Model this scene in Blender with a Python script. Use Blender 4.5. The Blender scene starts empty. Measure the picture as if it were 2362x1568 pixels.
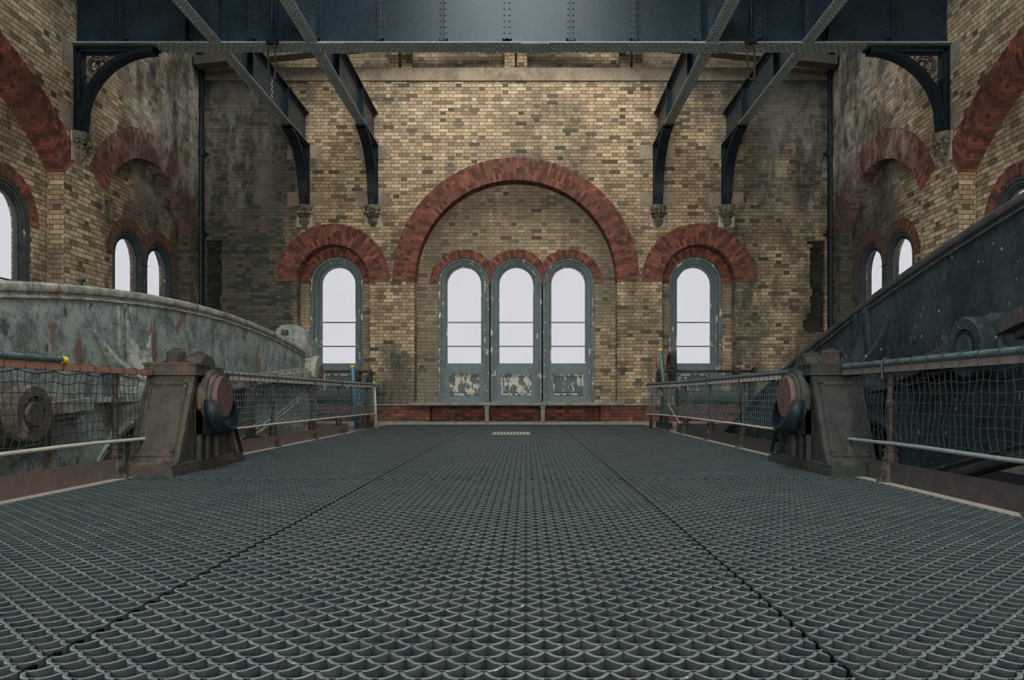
import bpy, bmesh, math, random
import numpy as np
from mathutils import Vector, Matrix
from mathutils.geometry import tessellate_polygon
random.seed(7)
PI = math.pi
S = bpy.context.scene
C = S.collection
# ------------------------------------------------------------------ camera
CAMX, CAMZ, F = 0.24, 0.62, 1750.0
cam = bpy.data.cameras.new('camera'); camo = bpy.data.objects.new('camera', cam); C.objects.link(camo)
cam.sensor_width = 36; cam.lens = F/2362*36
camo.location = (CAMX, 0, CAMZ); camo.rotation_euler = (PI/2, 0, 0)
cam.shift_x = -33/2362; cam.shift_y = 131/2362
cam.clip_start = .05; cam.clip_end = 200
S.camera = camo
def at(x, y, Y): return (CAMX+(x-1214)*Y/F, Y, CAMZ+(915-y)*Y/F)
# ------------------------------------------------------------------ world
W = bpy.data.worlds.new('overcast'); S.world = W; W.use_nodes = True
W.node_tree.nodes['Background'].inputs[0].default_value = (.635, .632, .67, 1)
W.node_tree.nodes['Background'].inputs[1].default_value = .95
S.view_settings.view_transform = 'Standard'; S.view_settings.look = 'None'
S.view_settings.exposure = .17; S.view_settings.gamma = 1; S.view_settings.use_curve_mapping = False
def area(name, loc, rot, sx, sy, power, col):
    l = bpy.data.lights.new(name, 'AREA'); l.shape = 'RECTANGLE'; l.size = sx; l.size_y = sy; l.energy = power; l.color = col
    o = bpy.data.objects.new(name, l); C.objects.link(o); o.location = loc; o.rotation_euler = rot; return o
# daylight of the roof light and near side bays, plus two added fill lamps
area('roof_light_daylight', (0, 5.5, 9.75), (0, 0, 0), 3.4, 9.0, 800, (.84, .97, 1))
area('end_wall_fill', (0, 15.2, 9.75), (0, 0, 0), 8, 2.2, 420, (1, .95, .86))  # added lamp, brightens the top of the end wall
area('rear_fill', (0, -5.7, 3.4), (PI/2, 0, 0), 9, 4.5, 1650, (1.0, .93, .82))  # added unseen lamp behind the camera, brightens the hall
area('left_bay_daylight', (-7.1, 4.0, 2.6), (0, -PI/2, 0), 3.2, 4, 210, (.85, .95, 1))
area('right_bay_daylight', (7.1, 4.0, 2.6), (0, PI/2, 0), 3.2, 4, 60, (.85, .95, 1))

# ------------------------------------------------------------------ nodes
class NT:
    def __init__(s, name):
        s.m = bpy.data.materials.new(name); s.m.use_nodes = True; s.t = s.m.node_tree
        s.b = s.t.nodes['Principled BSDF']
    def n(s, ty, **k):
        o = s.t.nodes.new(ty)
        for a, v in k.items(): setattr(o, a, v)
        return o
    def put(s, sock, v):
        if isinstance(v, bpy.types.NodeSocket): s.t.links.new(v, sock)
        elif isinstance(v, (tuple, list)) and len(v) == 3 and sock.type == 'RGBA': sock.default_value = (*v, 1)
        else: sock.default_value = v
    def math(s, op, a, b=0.0, c=None, clamp=False):
        o = s.n('ShaderNodeMath', operation=op); o.use_clamp = clamp
        s.put(o.inputs[0], a); s.put(o.inputs[1], b)
        if c is not None: s.put(o.inputs[2], c)
        return o.outputs[0]
    def mix(s, f, a, b, mode='MIX'):
        o = s.n('ShaderNodeMix', data_type='RGBA', blend_type=mode)
        s.put(o.inputs[0], f); s.put(o.inputs[6], a); s.put(o.inputs[7], b)
        return o.outputs[2]
    def ramp(s, f, stops, interp='LINEAR'):
        o = s.n('ShaderNodeValToRGB'); r = o.color_ramp; r.interpolation = interp
        while len(r.elements) < len(stops): r.elements.new(.5)
        for e, (p, c) in zip(r.elements, stops):
            e.position = p; e.color = (*c, 1) if isinstance(c, (tuple, list)) else (c, c, c, 1)
        s.put(o.inputs[0], f); return o.outputs[0]
    def smooth(s, x, a, b):
        o = s.n('ShaderNodeMapRange', interpolation_type='SMOOTHSTEP')
        s.put(o.inputs[0], x); o.inputs[1].default_value = a; o.inputs[2].default_value = b
        return o.outputs[0]
    def noise(s, vec, scale, detail=4, rough=.6):
        o = s.n('ShaderNodeTexNoise'); s.put(o.inputs['Vector'], vec)
        o.inputs['Scale'].default_value = scale; o.inputs['Detail'].default_value = detail; o.inputs['Roughness'].default_value = rough
        return o.outputs[0]
    def xyz(s, v):
        o = s.n('ShaderNodeSeparateXYZ'); s.put(o.inputs[0], v); return o.outputs
    def comb(s, a, b, c=0.0):
        o = s.n('ShaderNodeCombineXYZ'); s.put(o.inputs[0], a); s.put(o.inputs[1], b); s.put(o.inputs[2], c); return o.outputs[0]
    def pos(s): return s.n('ShaderNodeNewGeometry').outputs['Position']
    def obj(s): return s.n('ShaderNodeTexCoord').outputs['Object']
    def uv(s): return s.n('ShaderNodeTexCoord').outputs['UV']
    def scale(s, v, x, y, z):
        o = s.n('ShaderNodeVectorMath', operation='MULTIPLY'); s.put(o.inputs[0], v); o.inputs[1].default_value = (x, y, z); return o.outputs[0]
    def bump(s, h, strength, dist):
        o = s.n('ShaderNodeBump'); s.put(o.inputs['Height'], h); o.inputs['Strength'].default_value = strength; o.inputs['Distance'].default_value = dist
        s.t.links.new(o.outputs[0], s.b.inputs['Normal'])
    def done(s, col, rough=.8, metal=0.0, spec=.4):
        s.put(s.b.inputs['Base Color'], col); s.put(s.b.inputs['Roughness'], rough); s.put(s.b.inputs['Metallic'], metal)
        s.b.inputs['Specular IOR Level'].default_value = spec
        return s.m
def brick(name, stops, mortar, row=.08, per=.36, mw=.0052, soot=None, white=0.0, dirt=.6, dirtcol=(.055, .058, .052)):
    """Flemish bond in UV metres"""
    k = NT(name); u, v, _ = k.xyz(k.uv()); P = k.pos(); px, py, pz = k.xyz(P)
    r = k.math('DIVIDE', v, row); ri = k.math('FLOOR', r); rf = k.math('FRACT', r)
    par = k.math('MODULO', k.math('ABSOLUTE', ri), 2.0)
    wob = k.math('MULTIPLY', par, .5)
    uu = k.math('ADD', k.math('DIVIDE', u, per), wob)
    ui = k.math('FLOOR', uu); uf = k.math('FRACT', uu)
    hd = k.math('GREATER_THAN', uf, .6667)
    cid = k.comb(k.math('ADD', k.math('MULTIPLY', ui, 2.0), hd), ri, 3.3)
    wn = k.n('ShaderNodeTexWhiteNoise', noise_dimensions='3D'); k.put(wn.inputs[0], cid); rnd = wn.outputs[0]
    e1 = k.math('MINIMUM', uf, k.math('SUBTRACT', 1.0, uf))
    e2 = k.math('ABSOLUTE', k.math('SUBTRACT', uf, .6667))
    eu = k.math('MULTIPLY', k.math('MINIMUM', e1, e2), per)
    ev = k.math('MULTIPLY', k.math('MINIMUM', rf, k.math('SUBTRACT', 1.0, rf)), row)
    n1 = k.noise(P, 30, 3)
    ed = k.math('ADD', k.math('MINIMUM', eu, ev), k.math('MULTIPLY', k.math('SUBTRACT', n1, .5), .006))
    mm = k.smooth(ed, mw*.45, mw*1.5)     # 0 in mortar
    base = k.ramp(rnd, stops)
    n2 = k.noise(P, 14, 6, .7); base = k.mix(k.math('MULTIPLY', k.smooth(n2, .35, .75), .35), base, k.mix(.5, base, (.0, .0, .0)))
    col = k.mix(mm, mortar, base)
    # soot and damp staining
    sv = k.scale(P, 1, 1, .55); n3 = k.noise(sv, .55, 7, .68); n4 = k.noise(sv, 2.3, 6, .7)
    m = k.math('ADD', k.math('MULTIPLY', n3, .6), k.math('MULTIPLY', n4, .4))
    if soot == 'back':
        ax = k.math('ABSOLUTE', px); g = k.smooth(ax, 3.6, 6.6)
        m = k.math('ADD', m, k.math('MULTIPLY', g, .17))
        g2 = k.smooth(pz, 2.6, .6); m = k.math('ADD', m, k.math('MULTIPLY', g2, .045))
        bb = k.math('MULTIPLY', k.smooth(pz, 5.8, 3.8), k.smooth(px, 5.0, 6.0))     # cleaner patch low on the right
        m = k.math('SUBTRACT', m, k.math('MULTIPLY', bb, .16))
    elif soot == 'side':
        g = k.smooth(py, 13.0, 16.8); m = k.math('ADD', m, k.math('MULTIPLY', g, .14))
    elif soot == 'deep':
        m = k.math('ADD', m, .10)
    sm = k.math('MULTIPLY', k.smooth(m, .46, .66), dirt)
    dl = k.math('ADD', .75, k.math('MULTIPLY', rnd, .5))
    sm = k.math('MULTIPLY', sm, dl, clamp=True)
    col = k.mix(sm, col, dirtcol)
    if white:
        wv = k.scale(P, 1.6, 1.3, .6); w1 = k.noise(wv, 1.3, 8, .72)
        wz = k.math('MULTIPLY', k.smooth(pz, 4.0, 5.4), k.smooth(k.math('ADD', k.math('ABSOLUTE', px), 0.0), 5.2, 6.2))
        wy = k.smooth(py, 12.6, 14.2)
        wm = k.math('MULTIPLY', k.math('MULTIPLY', k.smooth(w1, .43, .60), k.math('MULTIPLY', wz, wy)), white)
        col = k.mix(k.math('MULTIPLY', wm, k.math('ADD', .35, k.math('MULTIPLY', rnd, .65))), col, (.52, .51, .48))
    k.bump(k.math('ADD', mm, k.math('MULTIPLY', n2, .4)), .55, .008)
    return k.done(col, .92, 0, .15)
def paint(name, c1, c2, rust=(.11, .055, .035), rustamt=.6, peel=None, peelamt=.6, rough=.55, metal=0.0, sc=3.0, spec=.4, fleck=None, coord='pos'):
    k = NT(name); P = k.pos() if coord == 'pos' else k.obj()
    n1 = k.noise(P, sc, 8, .7); n2 = k.noise(P, sc*7, 4, .65); n3 = k.noise(k.scale(P, 1.5, 1.5, .6), sc*.45+.8, 6, .6)
    f = k.smooth(k.math('ADD', k.math('MULTIPLY', n1, .65), k.math('MULTIPLY', n2, .35)), .36, .64)
    col = k.mix(f, c1, c2)
    if rust and rustamt < 1:
        rm = k.smooth(n3, rustamt, rustamt+.05); rm = k.math('MULTIPLY', rm, k.smooth(n2, .3, .5)); col = k.mix(rm, col, rust)
    if peel:
        pn = k.noise(k.scale(P, 1, 1, .55), 9, 6, .6); pm = k.smooth(pn, peelamt, peelamt+.025); col = k.mix(pm, col, peel)
    if fleck:
        fn = k.noise(k.scale(P, 1, 1, .5), 38, 2, .5); col = k.mix(k.smooth(fn, .71, .74), col, fleck)
    k.bump(n2, .35, .004)
    return k.done(col, rough, metal, spec)
def plain(name, c, rough=.6, metal=0.0, spec=.4):
    k = NT(name); n = k.noise(k.pos(), 25, 4, .6)
    return k.done(k.mix(k.math('MULTIPLY', k.smooth(n, .35, .7), .45), c, tuple(x*.45 for x in c)), rough, metal, spec)

TAN = [(0, (.07, .062, .046)), (.07, (.17, .14, .095)), (.22, (.285, .218, .142)), (.6, (.395, .298, .193)), (.85, (.48, .366, .24)), (1, (.52, .425, .315))]
RED = [(0, (.075, .035, .029)), (.22, (.115, .048, .037)), (.5, (.158, .066, .049)), (.85, (.195, .080, .058)), (1, (.28, .095, .06))]
M = {}
M['brick_back'] = brick('yellow_brick', TAN, (.05, .047, .038), soot='back', white=.3, dirt=.85, dirtcol=(.036, .044, .042))
M['brick_side'] = brick('yellow_brick_side', TAN, (.05, .047, .038), soot='side', white=.5, dirt=.85, dirtcol=(.036, .044, .042))
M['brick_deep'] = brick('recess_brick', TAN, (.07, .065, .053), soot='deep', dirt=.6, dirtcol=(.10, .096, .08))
M['red_ring'] = brick('red_arch_brick', RED, (.055, .032, .028), row=.072, per=.27, mw=.0022, dirt=.35)
M['red_side'] = brick('sooty_red_arch_brick', RED, (.055, .038, .033), soot='side', row=.072, per=.27, mw=.0022, dirt=.75, dirtcol=(.075, .058, .05), white=.4)
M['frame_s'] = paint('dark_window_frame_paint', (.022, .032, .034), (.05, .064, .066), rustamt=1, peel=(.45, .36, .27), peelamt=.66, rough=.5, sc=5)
M['boss'] = paint('rusty_boss', (.028, .026, .023), (.095, .075, .06), rust=(.16, .15, .13), rustamt=.6, rough=.65, sc=8)
M['red_wall'] = brick('red_plinth_brick', RED, (.05, .035, .03), dirt=.45)
M['stone'] = paint('sandstone', (.15, .125, .10), (.30, .25, .19), rustamt=1, rough=.95, sc=2.5, spec=.1)
M['pale_stone'] = paint('pale_stone', (.24, .22, .18), (.45, .41, .36), rustamt=1, rough=.95, sc=6, spec=.1)
M['carved'] = paint('carved_stone', (.035, .035, .03), (.22, .20, .16), rustamt=1, rough=.95, sc=9, spec=.1)
M['bench'] = paint('bench_stone', (.11, .13, .13), (.24, .25, .23), rustamt=1, rough=.85, sc=5)
M['girder'] = paint('girder_paint', (.003, .010, .018), (.007, .022, .034), rust=(.05, .07, .075), rustamt=.74, rough=.36, sc=2)
M['flange'] = paint('flange_paint', (.13, .16, .16), (.20, .23, .22), rustamt=.78, rough=.6, sc=5)
M['black_iron'] = paint('black_iron', (.004, .009, .014), (.008, .018, .024), rustamt=1, rough=.45, sc=4, spec=.18)
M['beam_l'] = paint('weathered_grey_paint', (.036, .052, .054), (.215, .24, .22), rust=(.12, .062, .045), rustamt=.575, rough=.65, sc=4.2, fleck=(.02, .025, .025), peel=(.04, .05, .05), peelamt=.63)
M['beam_r'] = paint('shaded_blue_grey_paint', (.004, .010, .013), (.019, .030, .033), rust=(.05, .05, .042), rustamt=.64, rough=.65, sc=2.6, spec=.2, fleck=(.22, .26, .25))  # dimmer light on the right beam painted in as a darker colour
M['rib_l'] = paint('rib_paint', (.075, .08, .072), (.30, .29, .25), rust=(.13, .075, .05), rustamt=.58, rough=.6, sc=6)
M['rib_r'] = paint('shaded_rib_paint', (.008, .014, .017), (.032, .034, .032), rustamt=.62, rough=.55, sc=6)  # ribs of the right beam, shade painted into the colour likewise
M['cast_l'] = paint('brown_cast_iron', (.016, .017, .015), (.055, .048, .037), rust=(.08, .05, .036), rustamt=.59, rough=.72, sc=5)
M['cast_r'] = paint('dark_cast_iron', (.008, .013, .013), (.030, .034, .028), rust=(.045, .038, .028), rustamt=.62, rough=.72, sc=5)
M['rust_disc'] = paint('rusty_disc', (.04, .024, .019), (.10, .052, .038), rust=(.09, .11, .12), rustamt=.6, rough=.6, sc=9)
M['nut'] = paint('rusty_nut', (.012, .009, .008), (.045, .028, .021), rustamt=1, rough=.7, sc=14)
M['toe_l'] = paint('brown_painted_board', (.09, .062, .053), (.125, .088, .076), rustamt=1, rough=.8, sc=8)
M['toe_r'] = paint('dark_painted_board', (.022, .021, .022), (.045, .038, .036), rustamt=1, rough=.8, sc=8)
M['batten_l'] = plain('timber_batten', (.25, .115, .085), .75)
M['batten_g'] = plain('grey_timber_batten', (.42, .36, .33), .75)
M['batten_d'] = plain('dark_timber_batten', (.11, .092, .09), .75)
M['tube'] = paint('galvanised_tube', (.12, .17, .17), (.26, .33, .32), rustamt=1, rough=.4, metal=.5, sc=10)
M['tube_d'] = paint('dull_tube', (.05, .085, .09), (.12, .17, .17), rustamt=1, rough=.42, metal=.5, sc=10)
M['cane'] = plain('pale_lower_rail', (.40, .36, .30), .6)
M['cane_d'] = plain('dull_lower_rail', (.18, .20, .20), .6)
M['post'] = paint('post_iron', (.014, .014, .014), (.05, .038, .032), rustamt=.6, rough=.65, sc=12)
M['net'] = plain('net_cord', (.012, .022, .028), .7)
M['net_w'] = plain('net_cord_pale', (.09, .13, .145), .7)
M['yellow'] = plain('yellow_tape', (.65, .42, .03), .6)
M['green'] = plain('green_tape', (.35, .55, .08), .6)
M['blue'] = plain('blue_steel_tube', (.05, .16, .26), .45, .2)
M['white'] = plain('whitened_tube', (.45, .45, .42), .6)
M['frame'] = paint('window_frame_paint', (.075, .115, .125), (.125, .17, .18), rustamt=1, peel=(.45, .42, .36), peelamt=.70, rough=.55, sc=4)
M['moulding'] = paint('peeling_moulding_paint', (.06, .09, .10), (.11, .15, .155), rustamt=1, peel=(.50, .45, .37), peelamt=.585, rough=.6, sc=5)
M['panel'] = paint('peeling_panel_paint', (.045, .075, .085), (.08, .115, .12), rustamt=1, peel=(.45, .43, .37), peelamt=.60, rough=.6, sc=5)
M['panel_w'] = paint('badly_peeled_paint', (.055, .08, .085), (.09, .12, .12), rustamt=1, peel=(.46, .44, .38), peelamt=.50, rough=.6, sc=5)
M['orange'] = plain('orange_peg', (.42, .16, .08), .6)
M['grate'] = paint('lit_grating_top', (.055, .078, .083), (.12, .148, .148), rust=(.20, .17, .15), rustamt=.66, rough=.4, sc=3, fleck=(.34, .37, .36))  # window light caught by the rib tops painted in as a paler colour
M['grate_side'] = paint('shaded_grating_side', (.008, .014, .017), (.026, .03, .03), rustamt=1, rough=.85, sc=9, spec=.1)  # shade inside the holes painted in as a darker colour
M['void_dark_brick'] = brick('void_dark_brick', [(0, (.01, .012, .01)), (1, (.035, .035, .028))], (.015, .016, .014), dirt=.3)  # darkness inside the broken chases put into the brick colour
M['lit_dusty'] = plain('lit_dusty_threshold', (.42, .33, .26), .8)  # tan dust, with window light along the wall foot painted in
M['edge'] = plain('dusty_floor_edge', (.27, .225, .19), .85)
M['slab'] = plain('gallery_floor', (.15, .13, .11), .85)
M['void'] = plain('dark_lower_floor', (.01, .012, .014), .9)
M['ceil'] = plain('ceiling_boards', (.16, .15, .14), .85)
M['rafter'] = plain('pale_rafter', (.2, .18, .145), .8)
M['ghost'] = plain('plaster', (.3, .28, .24), .9)
def glass_mat():
    k = NT('window_glass'); t = k.t
    tr = k.n('ShaderNodeBsdfTransparent'); gl = k.n('ShaderNodeBsdfGlossy'); gl.inputs['Roughness'].default_value = .6
    n = k.noise(k.scale(k.pos(), 1, 1, .5), 1.6, 4, .5)
    k.put(tr.inputs[0], k.ramp(n, [(0, (.93, .94, .96)), (1, (1, 1, 1))]))
    mx = k.n('ShaderNodeMixShader'); mx.inputs[0].default_value = .012
    t.links.new(tr.outputs[0], mx.inputs[1]); t.links.new(gl.outputs[0], mx.inputs[2])
    t.links.new(mx.outputs[0], t.nodes['Material Output'].inputs[0]); return k.m
M['glass'] = glass_mat()

# ------------------------------------------------------------------ mesh builder
class MB:
    def __init__(s): s.v = []; s.f = []; s.uv = []; s.sm = []
    def face(s, pts, uvs=None, smooth=False):
        i = len(s.v); s.v += [tuple(p) for p in pts]; s.f.append(tuple(range(i, i+len(pts))))
        s.uv.append(uvs or [(0, 0)]*len(pts)); s.sm.append(smooth)
    def grid(s, rows, close=False, smooth=True, flip=False, uvf=None):
        base = len(s.v); n = len(rows[0])
        for r in rows: s.v += [tuple(p) for p in r]
        for i in range(len(rows)-1):
            for j in range(n if close else n-1):
                a, b = base+i*n+j, base+i*n+(j+1) % n; c, d = b+n, a+n
                s.f.append((a, d, c, b) if flip else (a, b, c, d)); s.uv.append([(0, 0)]*4); s.sm.append(smooth)
        return base
    def poly(s, idx, smooth=False): s.f.append(tuple(idx)); s.uv.append([(0, 0)]*len(idx)); s.sm.append(smooth)
    def box(s, x0, x1, y0, y1, z0, z1):
        if x0 > x1: x0, x1 = x1, x0
        if y0 > y1: y0, y1 = y1, y0
        if z0 > z1: z0, z1 = z1, z0
        p = [(x, y, z) for z in (z0, z1) for y in (y0, y1) for x in (x0, x1)]
        for q, ax in (((0, 2, 3, 1), 'z'), ((4, 5, 7, 6), 'z'), ((0, 1, 5, 4), 'y'), ((2, 6, 7, 3), 'y'), ((0, 4, 6, 2), 'x'), ((1, 3, 7, 5), 'x')):
            pts = [p[i] for i in q]
            uv = [(a[0], a[1]) if ax == 'z' else (a[0], a[2]) if ax == 'y' else (a[1], a[2]) for a in pts]
            s.face(pts, uv)
    def tube(s, path, r, n=8, caps=True, closed=False):
        P = [Vector(p) for p in path]; rows = []; rr = r if isinstance(r, (list, tuple)) else [r]*len(P)
        up = None
        for i, p in enumerate(P):
            if closed: t = (P[(i+1) % len(P)]-P[i-1])
            else: t = P[min(i+1, len(P)-1)]-P[max(i-1, 0)]
            t = t.normalized() if t.length > 1e-9 else Vector((0, 0, 1))
            if up is None:
                up = Vector((0, 0, 1)) if abs(t.z) < .9 else Vector((1, 0, 0))
            a = t.cross(up); 
            if a.length < 1e-6: up = Vector((1, 0, 0)) if abs(t.x) < .9 else Vector((0, 1, 0)); a = t.cross(up)
            a.normalize(); b = t.cross(a); up = -b if False else up - t*up.dot(t) if (up-t*up.dot(t)).length > .1 else up
            rows.append([p+(a*math.cos(2*PI*k/n)+b*math.sin(2*PI*k/n))*rr[i] for k in range(n)])
        if closed: rows.append(rows[0])
        base = s.grid(rows, close=True)
        if caps and not closed:
            s.poly([base+k for k in range(n)]); m = base+(len(rows)-1)*n; s.poly([m+k for k in reversed(range(n))])
    def lathe(s, prof, M4, n=24, a0=0.0, a1=2*PI, smooth=True):
        """prof: (r, h); axis = local z, M4 places it"""
        full = abs(a1-a0-2*PI) < 1e-6; cnt = n if full else n+1; rows = []
        for r, h in prof:
            rows.append([M4 @ Vector((r*math.cos(a0+(a1-a0)*k/n), r*math.sin(a0+(a1-a0)*k/n), h)) for k in range(cnt)])
        s.grid(rows, close=full, smooth=smooth)
    def prism(s, pts, M4, h0, h1, uv=False):
        """2D outline extruded along local z"""
        A = [M4 @ Vector((p[0], p[1], h0)) for p in pts]; B = [M4 @ Vector((p[0], p[1], h1)) for p in pts]
        tri = tessellate_polygon([[Vector((p[0], p[1], 0)) for p in pts]])
        for t in tri:
            s.face([A[i] for i in t], [(pts[i][0], pts[i][1]) for i in t]); s.face([B[i] for i in reversed(t)], [(pts[i][0], pts[i][1]) for i in reversed(t)])
        n = len(pts); d = 0
        for i in range(n):
            j = (i+1) % n; l = math.dist(pts[i], pts[j])
            s.face([A[i], A[j], B[j], B[i]], [(h0, d), (h0, d+l), (h1, d+l), (h1, d)]); d += l
    def rivet(s, p, nrm, r=.02):
        nrm = Vector(nrm).normalized(); a = nrm.orthogonal().normalized(); b = nrm.cross(a); p = Vector(p)
        r1 = [p+(a*math.cos(k*PI/3)+b*math.sin(k*PI/3))*r for k in range(6)]
        r2 = [p+nrm*r*.6+(a*math.cos(k*PI/3)+b*math.sin(k*PI/3))*r*.62 for k in range(6)]
        base = s.grid([r1, r2], close=True); s.poly([base+6+k for k in range(6)], True)
    def build(s, name, m, parent=None, fix=True):
        me = bpy.data.meshes.new(name); me.from_pydata(s.v, [], s.f)
        ul = me.uv_layers.new(name='UVMap'); flat = [c for fu in s.uv for q in fu for c in q]
        ul.data.foreach_set('uv', flat)
        me.polygons.foreach_set('use_smooth', s.sm)
        if fix:
            bm = bmesh.new(); bm.from_mesh(me); bmesh.ops.remove_doubles(bm, verts=bm.verts, dist=1e-5)
            bmesh.ops.recalc_face_normals(bm, faces=bm.faces)
            for e in bm.edges:
                if len(e.link_faces) == 2 and e.calc_face_angle(0) > .62: e.smooth = False
            bm.to_mesh(me); bm.free()
        me.materials.append(m if not isinstance(m, str) else M[m]); me.update()
        o = bpy.data.objects.new(name, me); C.objects.link(o)
        if parent: o.parent = parent
        return o
def tag(o, label=None, cat=None, group=None, kind=None):
    if label: o['label'] = label
    if cat: o['category'] = cat
    if group: o['group'] = group
    if kind: o['kind'] = kind
    return o
def empty(name, loc=(0, 0, 0), label=None, cat=None, group=None, kind=None):
    o = bpy.data.objects.new(name, None); C.objects.link(o); o.location = loc; o.empty_display_size = .1
    return tag(o, label, cat, group, kind)
def children(o): return [c for c in bpy.data.objects if c.parent == o]
def copy_tree(o, parent=None):
    kids = [c for c in C.objects if c.parent == o]
    c = o.copy(); C.objects.link(c)
    if parent: c.parent = parent
    for ch in kids: copy_tree(ch, c)
    return c
AX = {'x': Matrix(((0, 0, 1, 0), (1, 0, 0, 0), (0, 1, 0, 0), (0, 0, 0, 1)))}   # local z -> world X, local x -> Y, local y -> Z
def axm(kind, loc):
    T = Matrix.Translation(loc)
    if kind == 'x': return T @ AX['x']
    if kind == 'y': return T @ Matrix(((1, 0, 0, 0), (0, 0, 1, 0), (0, 1, 0, 0), (0, 0, 0, 1)))  # local z->Y, x->X, y->Z
    return T

# ------------------------------------------------------------------ walls
def arch_pts(c, zb, zs, half, rise=None, n=32):
    """outline from lower left up over to lower right"""
    pts = [(c-half, zb)]
    if rise is None: R = half; zc = zs; th = PI/2
    else: R = (half*half+rise*rise)/(2*rise); zc = zs-(R-rise); th = math.asin(half/R)
    for i in range(n+1):
        a = -th+2*th*i/n; pts.append((c+R*math.sin(a), zc+R*math.cos(a)))
    pts.append((c+half, zb)); return pts
def wall(mb, outer, holes, fn, depth=0, jamb=True):
    loops = [outer]+holes
    tri = tessellate_polygon([[Vector((p[0], p[1], 0)) for p in l] for l in loops]); flat = [p for l in loops for p in l]
    for t in tri: mb.face([fn(*flat[i], 0) for i in t], [flat[i] for i in t])
    if depth:
        for h in holes:
            n = len(h)
            for i in range(n):
                a, b = h[i], h[(i+1) % n]
                mb.face([fn(*a, 0), fn(*b, 0), fn(*b, depth), fn(*a, depth)], [(0, a[1]+a[0]), (0, b[1]+b[0]), (depth, b[1]+b[0]), (depth, a[1]+a[0])])
def ring(mb, c, zc, r0, r1, th, fn, proud=.012, depth=.3, n=48, clip=None):
    """arch ring of radial bricks, UV = (radius, arc length)"""
    rm = (r0+r1)/2
    for i in range(n):
        a, b = -th+2*th*i/n, -th+2*th*(i+1)/n
        def q(r, t, d):
            x, z = c+r*math.sin(t), zc+r*math.cos(t)
            if clip: x = min(max(x, clip[0]), clip[1])
            return fn(x, z, d)
        mb.face([q(r0, a, -proud), q(r1, a, -proud), q(r1, b, -proud), q(r0, b, -proud)], [(0, a*rm), (r1-r0, a*rm), (r1-r0, b*rm), (0, b*rm)])
        mb.face([q(r0, a, -proud), q(r0, b, -proud), q(r0, b, depth), q(r0, a, depth)], [(0, a*rm), (0, b*rm), (depth+proud, b*rm), (depth+proud, a*rm)])
        mb.face([q(r1, a, -proud), q(r1, b, -proud), q(r1, b, .02), q(r1, a, .02)], [(0, a*rm), (0, b*rm), (.03, b*rm), (.03, a*rm)])
    for t in (-th, th):
        mb.face([fn(c+r0*math.sin(t), zc+r0*math.cos(t), -proud), fn(c+r1*math.sin(t), zc+r1*math.cos(t), -proud), fn(c+r1*math.sin(t), zc+r1*math.cos(t), .02), fn(c+r0*math.sin(t), zc+r0*math.cos(t), .02)])
HW, YB, ZT = 7.235, 17.5, 10.0
ZS = 3.29
fb = lambda u, z, d: (u, YB+d, z)
# back wall front plane: centre arch, two window arches, broken chases near the corners
def chase(c, s):
    teeth = [(0, 4.25)]; z = 4.25; pts = []
    rnd = random.Random(3 if s < 0 else 5)
    out = [(c-.13*1, 2.1), (c-.13, 4.22)]
    z = 4.22; right = []
    while z > 2.15:
        x = c+.16+rnd.choice([0, .06, .12, .05])+max(0, (3.0-z))*.16; right.append((x, z)); z -= .16 if rnd.random() < .5 else .08; right.append((x, max(z, 2.1)))
    pts = out+right
    if s > 0: pts = [(2*c-x, z) for x, z in reversed(pts)]
    return pts
holes = [arch_pts(0, .0, ZS, 2.34, n=48), arch_pts(-4.22, .44, ZS, .85), arch_pts(4.22, .44, ZS, .85), chase(-7.0, -1), chase(7.0, 1)]
big = holes.pop(0)
outer = [(-HW, 0)]+[(p[0], max(p[1], 0)) for p in big]+[(HW, 0), (HW, 8.2), (-HW, 8.2)]
wb = MB(); wall(wb, outer, holes, fb, .36)
for i in range(len(big)-1):
    a, b = big[i], big[i+1]; wb.face([fb(*a, 0), fb(*b, 0), fb(*b, .36), fb(*a, .36)], [(0, a[1]), (0, b[1]), (.36, b[1]), (.36, a[1])])
wall_back = tag(wb.build('wall_back', 'brick_back', fix=False), 'yellow stock brick end wall with red brick arches', 'wall', kind='structure')
mb = MB(); ring(mb, 0, ZS, 2.33, 2.85, PI/2, fb, depth=.36, n=72); mb.build('brick_arch', 'red_ring', wall_back, fix=False)
for cx in (-4.22, 4.22):
    mb = MB(); ring(mb, cx, ZS, .845, 1.32, PI/2, fb, depth=.36, n=40, clip=(-2.86-4, -2.86) if cx < 0 else (2.86, 8)); mb.build('brick_arch', 'red_ring', wall_back, fix=False)
# recess planes behind
fr = lambda u, z, d: (u, YB+.36+d, z)
WX = (-1.235, 0.0, 1.235)
mb = MB()
ww = [arch_pts(x, .5, ZS, .605, n=24) for x in WX]
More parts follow.
